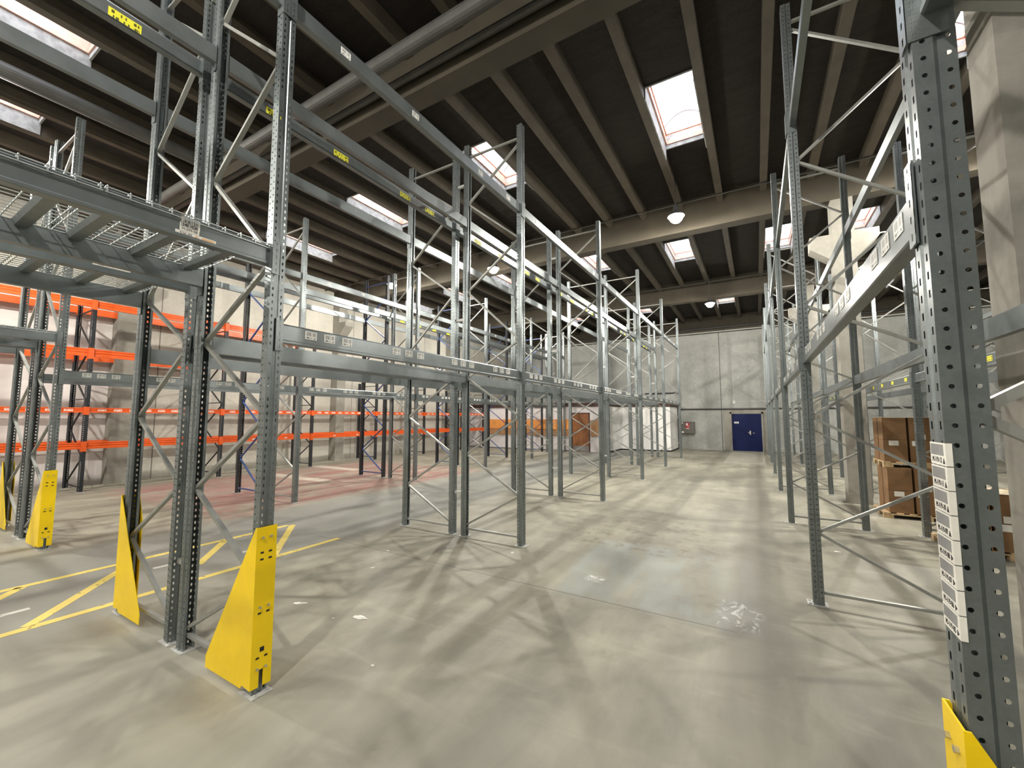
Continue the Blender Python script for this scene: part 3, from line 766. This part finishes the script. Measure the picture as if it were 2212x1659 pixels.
# ------------------------------------------------------------------ floor paint and litter
M['paint'] = None
def paint_mat(name, c):
    t = NT(name); co = t.geo(); nz = t.noise(co, 9, 6, .7)
    tr = t.n('ShaderNodeBsdfTransparent'); p = t.n('ShaderNodeBsdfPrincipled'); p.inputs['Base Color'].default_value = (*c, 1); p.inputs['Roughness'].default_value = .6
    mx = t.n('ShaderNodeMixShader'); t.l(t.ramp(nz, .66, .60), mx.inputs[0]); t.l(tr.outputs[0], mx.inputs[1]); t.l(p.outputs[0], mx.inputs[2]); t.l(mx.outputs[0], t.out.inputs[0]); return t.mat
PY = paint_mat('yellow_floor_paint', (.70, .55, .14)); PW = paint_mat('white_floor_paint', (.60, .59, .54))
def stripes(segs, w, mat, label, z):
    g = MB()
    for a, c in segs: g.bar((*a, z), (*c, z), w, .0012, (-(c[1] - a[1]), c[0] - a[0], 0))
    o = tag(link('floor_marking', g.mesh('floor_marking', mat)), label, 'floor marking', kind='thing')
stripes([((-7.03, -7), (-7.03, 4.33)), ((-5.61, -7), (-5.61, 4.28)), ((-6.95, 4.36), (-5.69, 3.33)), ((-7.0, 3.34), (-6.15, 2.64)), ((-6.78, 2.1), (-5.66, 1.12)), ((-7.0, 1.32), (-5.7, .2)), ((-7.0, 4.36), (-6.9, 4.36))], .095, PY, 'worn yellow painted lane with zigzag lines beside the double rack', .0012)
for q, nm in ((((-6.17, .3), (-6.17, 1.23)), 'long worn white dash inside the yellow lane at its near end'), (((-6.47, 2.29), (-6.45, 2.50)), 'worn white dash inside the yellow lane between the posts'), (((-6.2, 3.1), (-6.16, 3.27)), 'short worn white dash at the far end of the yellow lane')):
    stripes([q], .07, PW, nm, .0012)
def scrap(x, y, sx, sy, a, label):
    g = MB(); rnd = random.Random(x * 91 + y); n = 7
    pts = []
    for k in range(n):
        t = 2 * PI * k / n; rr = rnd.uniform(.6, 1.1)
        X, Y = sx * rr * math.cos(t), sy * rr * math.sin(t); pts.append((X * math.cos(a) - Y * math.sin(a), X * math.sin(a) + Y * math.cos(a)))
    i = 0
    for k in range(n):
        p, q = pts[k], pts[(k + 1) % n]
        g.quad([(0, 0, .006 + rnd.uniform(0, .006)), (p[0], p[1], .002 + rnd.uniform(0, .006)), (q[0], q[1], .002)])
    g.prism(pts, 'z', .0005, .002)
    tag(link('paper_scrap', g.mesh('paper_scrap', M['paper']), None, (x, y, 0)), label, 'paper scrap', 'paper scraps on the floor')
for a in [(-4.01, 2.63, .085, .025, .5, 'long white paper scrap on the floor behind the yellow guard'), (-3.24, 2.73, .09, .04, .2, 'torn white paper scrap lying between the first two frames'),
          (-3.44, 2.6, .03, .018, 1, 'tiny white scrap beside the torn paper scrap'), (-4.49, 4.24, .04, .025, .3, 'white scrap on the floor under the double rack'),
          (-3.88, 4.79, .045, .03, .1, 'flat white scrap before the second frame pair'), (-4.16, 3.68, .035, .025, .9, 'small curled scrap on the floor in the first bay'),
          (-2.96, 5.04, .03, .025, .4, 'white scrap in front of the second frame foot'), (-2.55, 2.28, .022, .012, .2, 'white chip on the aisle floor near the camera'),
          (.89, 7.35, .05, .03, .2, 'white scrap on the floor in the rack across the aisle'), (-.55, 1.75, .012, .016, .6, 'white chip on the floor before the near upright')]: scrap(*a)

# ------------------------------------------------------------------ lamps
def lens_mat():
    t = NT('lamp_lens'); e = t.n('ShaderNodeEmission'); e.inputs[0].default_value = (1, .93, .80, 1); e.inputs[1].default_value = 160; tr = t.n('ShaderNodeBsdfTransparent'); ad = t.n('ShaderNodeAddShader'); t.l(e.outputs[0], ad.inputs[0]); t.l(tr.outputs[0], ad.inputs[1]); t.l(ad.outputs[0], t.out.inputs[0]); return t.mat
M['lens'] = lens_mat()
LH = MB().lathe([(.0, .26), (.05, .26), (.07, .14), (.12, .11), (.19, .02), (.19, .008), (.12, .05), (.0, .055)]).mesh('lamp_housing', M['pipe'])
LL = MB().lathe([(.0, .05), (.10, .045), (.145, .01), (.15, -.03), (.12, -.09), (.07, -.13), (0, -.145)]).mesh('lamp_lens', M['lens'])
LAMPS = [(-1.46, 10.2, 6.62), (-7.05, 10.8, 6.58), (-11.2, 10.42, 6.64), (-1.44, 18.3, 6.45), (-10.8, 18.3, 6.45), (3.8, 10.3, 6.62), (-11.4, 1.0, 6.6), (-1.46, -1.7, 6.6), (-7.0, -3.6, 6.6), (3.8, 18.3, 6.5), (8.5, 10.3, 6.6), (-11.5, -3.6, 6.6)]
POWER = 640
wh = ['over the aisle before the second roof beam', 'seen through the double rack before the second roof beam', 'over the black middle frames', 'over the far end of the aisle', 'over the far end of the middle rack', 'over the rack behind the columns',
      'over the side wall rack near the camera', 'behind the camera over the aisle', 'behind the camera over the lane', 'over the far end of the columns', 'over the remote row', 'behind the camera near the side wall']
for (x, y, z), w in zip(LAMPS, wh):
    r = thing('high_bay_lamp', 'round glowing ceiling lamp %s' % w, 'lamp', (x, y, z), 0, 'high bay lamps')
    link('lamp_housing', LH, r); link('lamp_lens', LL, r)
    link('hanger_rod', MB().tube((0, 0, .26), (0, 0, ZD - z), .012, 8).mesh('hanger_rod', M['pipe']), r)
    ld = bpy.data.lights.new('lamp_light', 'POINT'); ld.energy = POWER; ld.color = (1, .96, .87); ld.shadow_soft_size = .05
    link('lamp_light', ld, r, (0, 0, -.005))

# ------------------------------------------------------------------ world, camera, view
w = bpy.data.worlds.new('overcast_sky'); SC.world = w; w.use_nodes = True
bg = w.node_tree.nodes['Background']; bg.inputs[0].default_value = (.86, .93, 1.0, 1); bg.inputs[1].default_value = 8.0

cam = bpy.data.cameras.new('camera'); co = bpy.data.objects.new('camera', cam); COL.objects.link(co); SC.camera = co
F, PITCH, YAW, ROLL, HC = 894.2456, .0807, .5322, -.0003, 1.8503
cam.sensor_fit = 'HORIZONTAL'; cam.sensor_width = 36; cam.lens = F / 2212 * 36; cam.clip_start = .02; cam.clip_end = 200
fw = Vector((-math.sin(YAW) * math.cos(PITCH), math.cos(YAW) * math.cos(PITCH), math.sin(PITCH)))
rt = Vector((math.cos(YAW), math.sin(YAW), 0)); up = rt.cross(fw)
r2 = rt * math.cos(ROLL) + up * math.sin(ROLL); u2 = up * math.cos(ROLL) - rt * math.sin(ROLL)
from mathutils import Matrix
mw = Matrix.Identity(4)
for i in range(3): mw[i][0], mw[i][1], mw[i][2] = r2[i], u2[i], -fw[i]
mw[0][3], mw[1][3], mw[2][3] = 0, 0, HC
co.matrix_world = mw

SC.view_settings.view_transform = 'Standard'; SC.view_settings.look = 'None'; SC.view_settings.gamma = 1
SC.view_settings.use_curve_mapping = False; SC.view_settings.exposure = 0.27
SC.cycles.max_bounces = 6; SC.cycles.diffuse_bounces = 3; SC.cycles.glossy_bounces = 3; SC.cycles.use_adaptive_sampling = True; SC.cycles.adaptive_threshold = .03; SC.cycles.transparent_max_bounces = 14
SC.cycles.sample_clamp_indirect = 4; SC.cycles.use_denoising = True
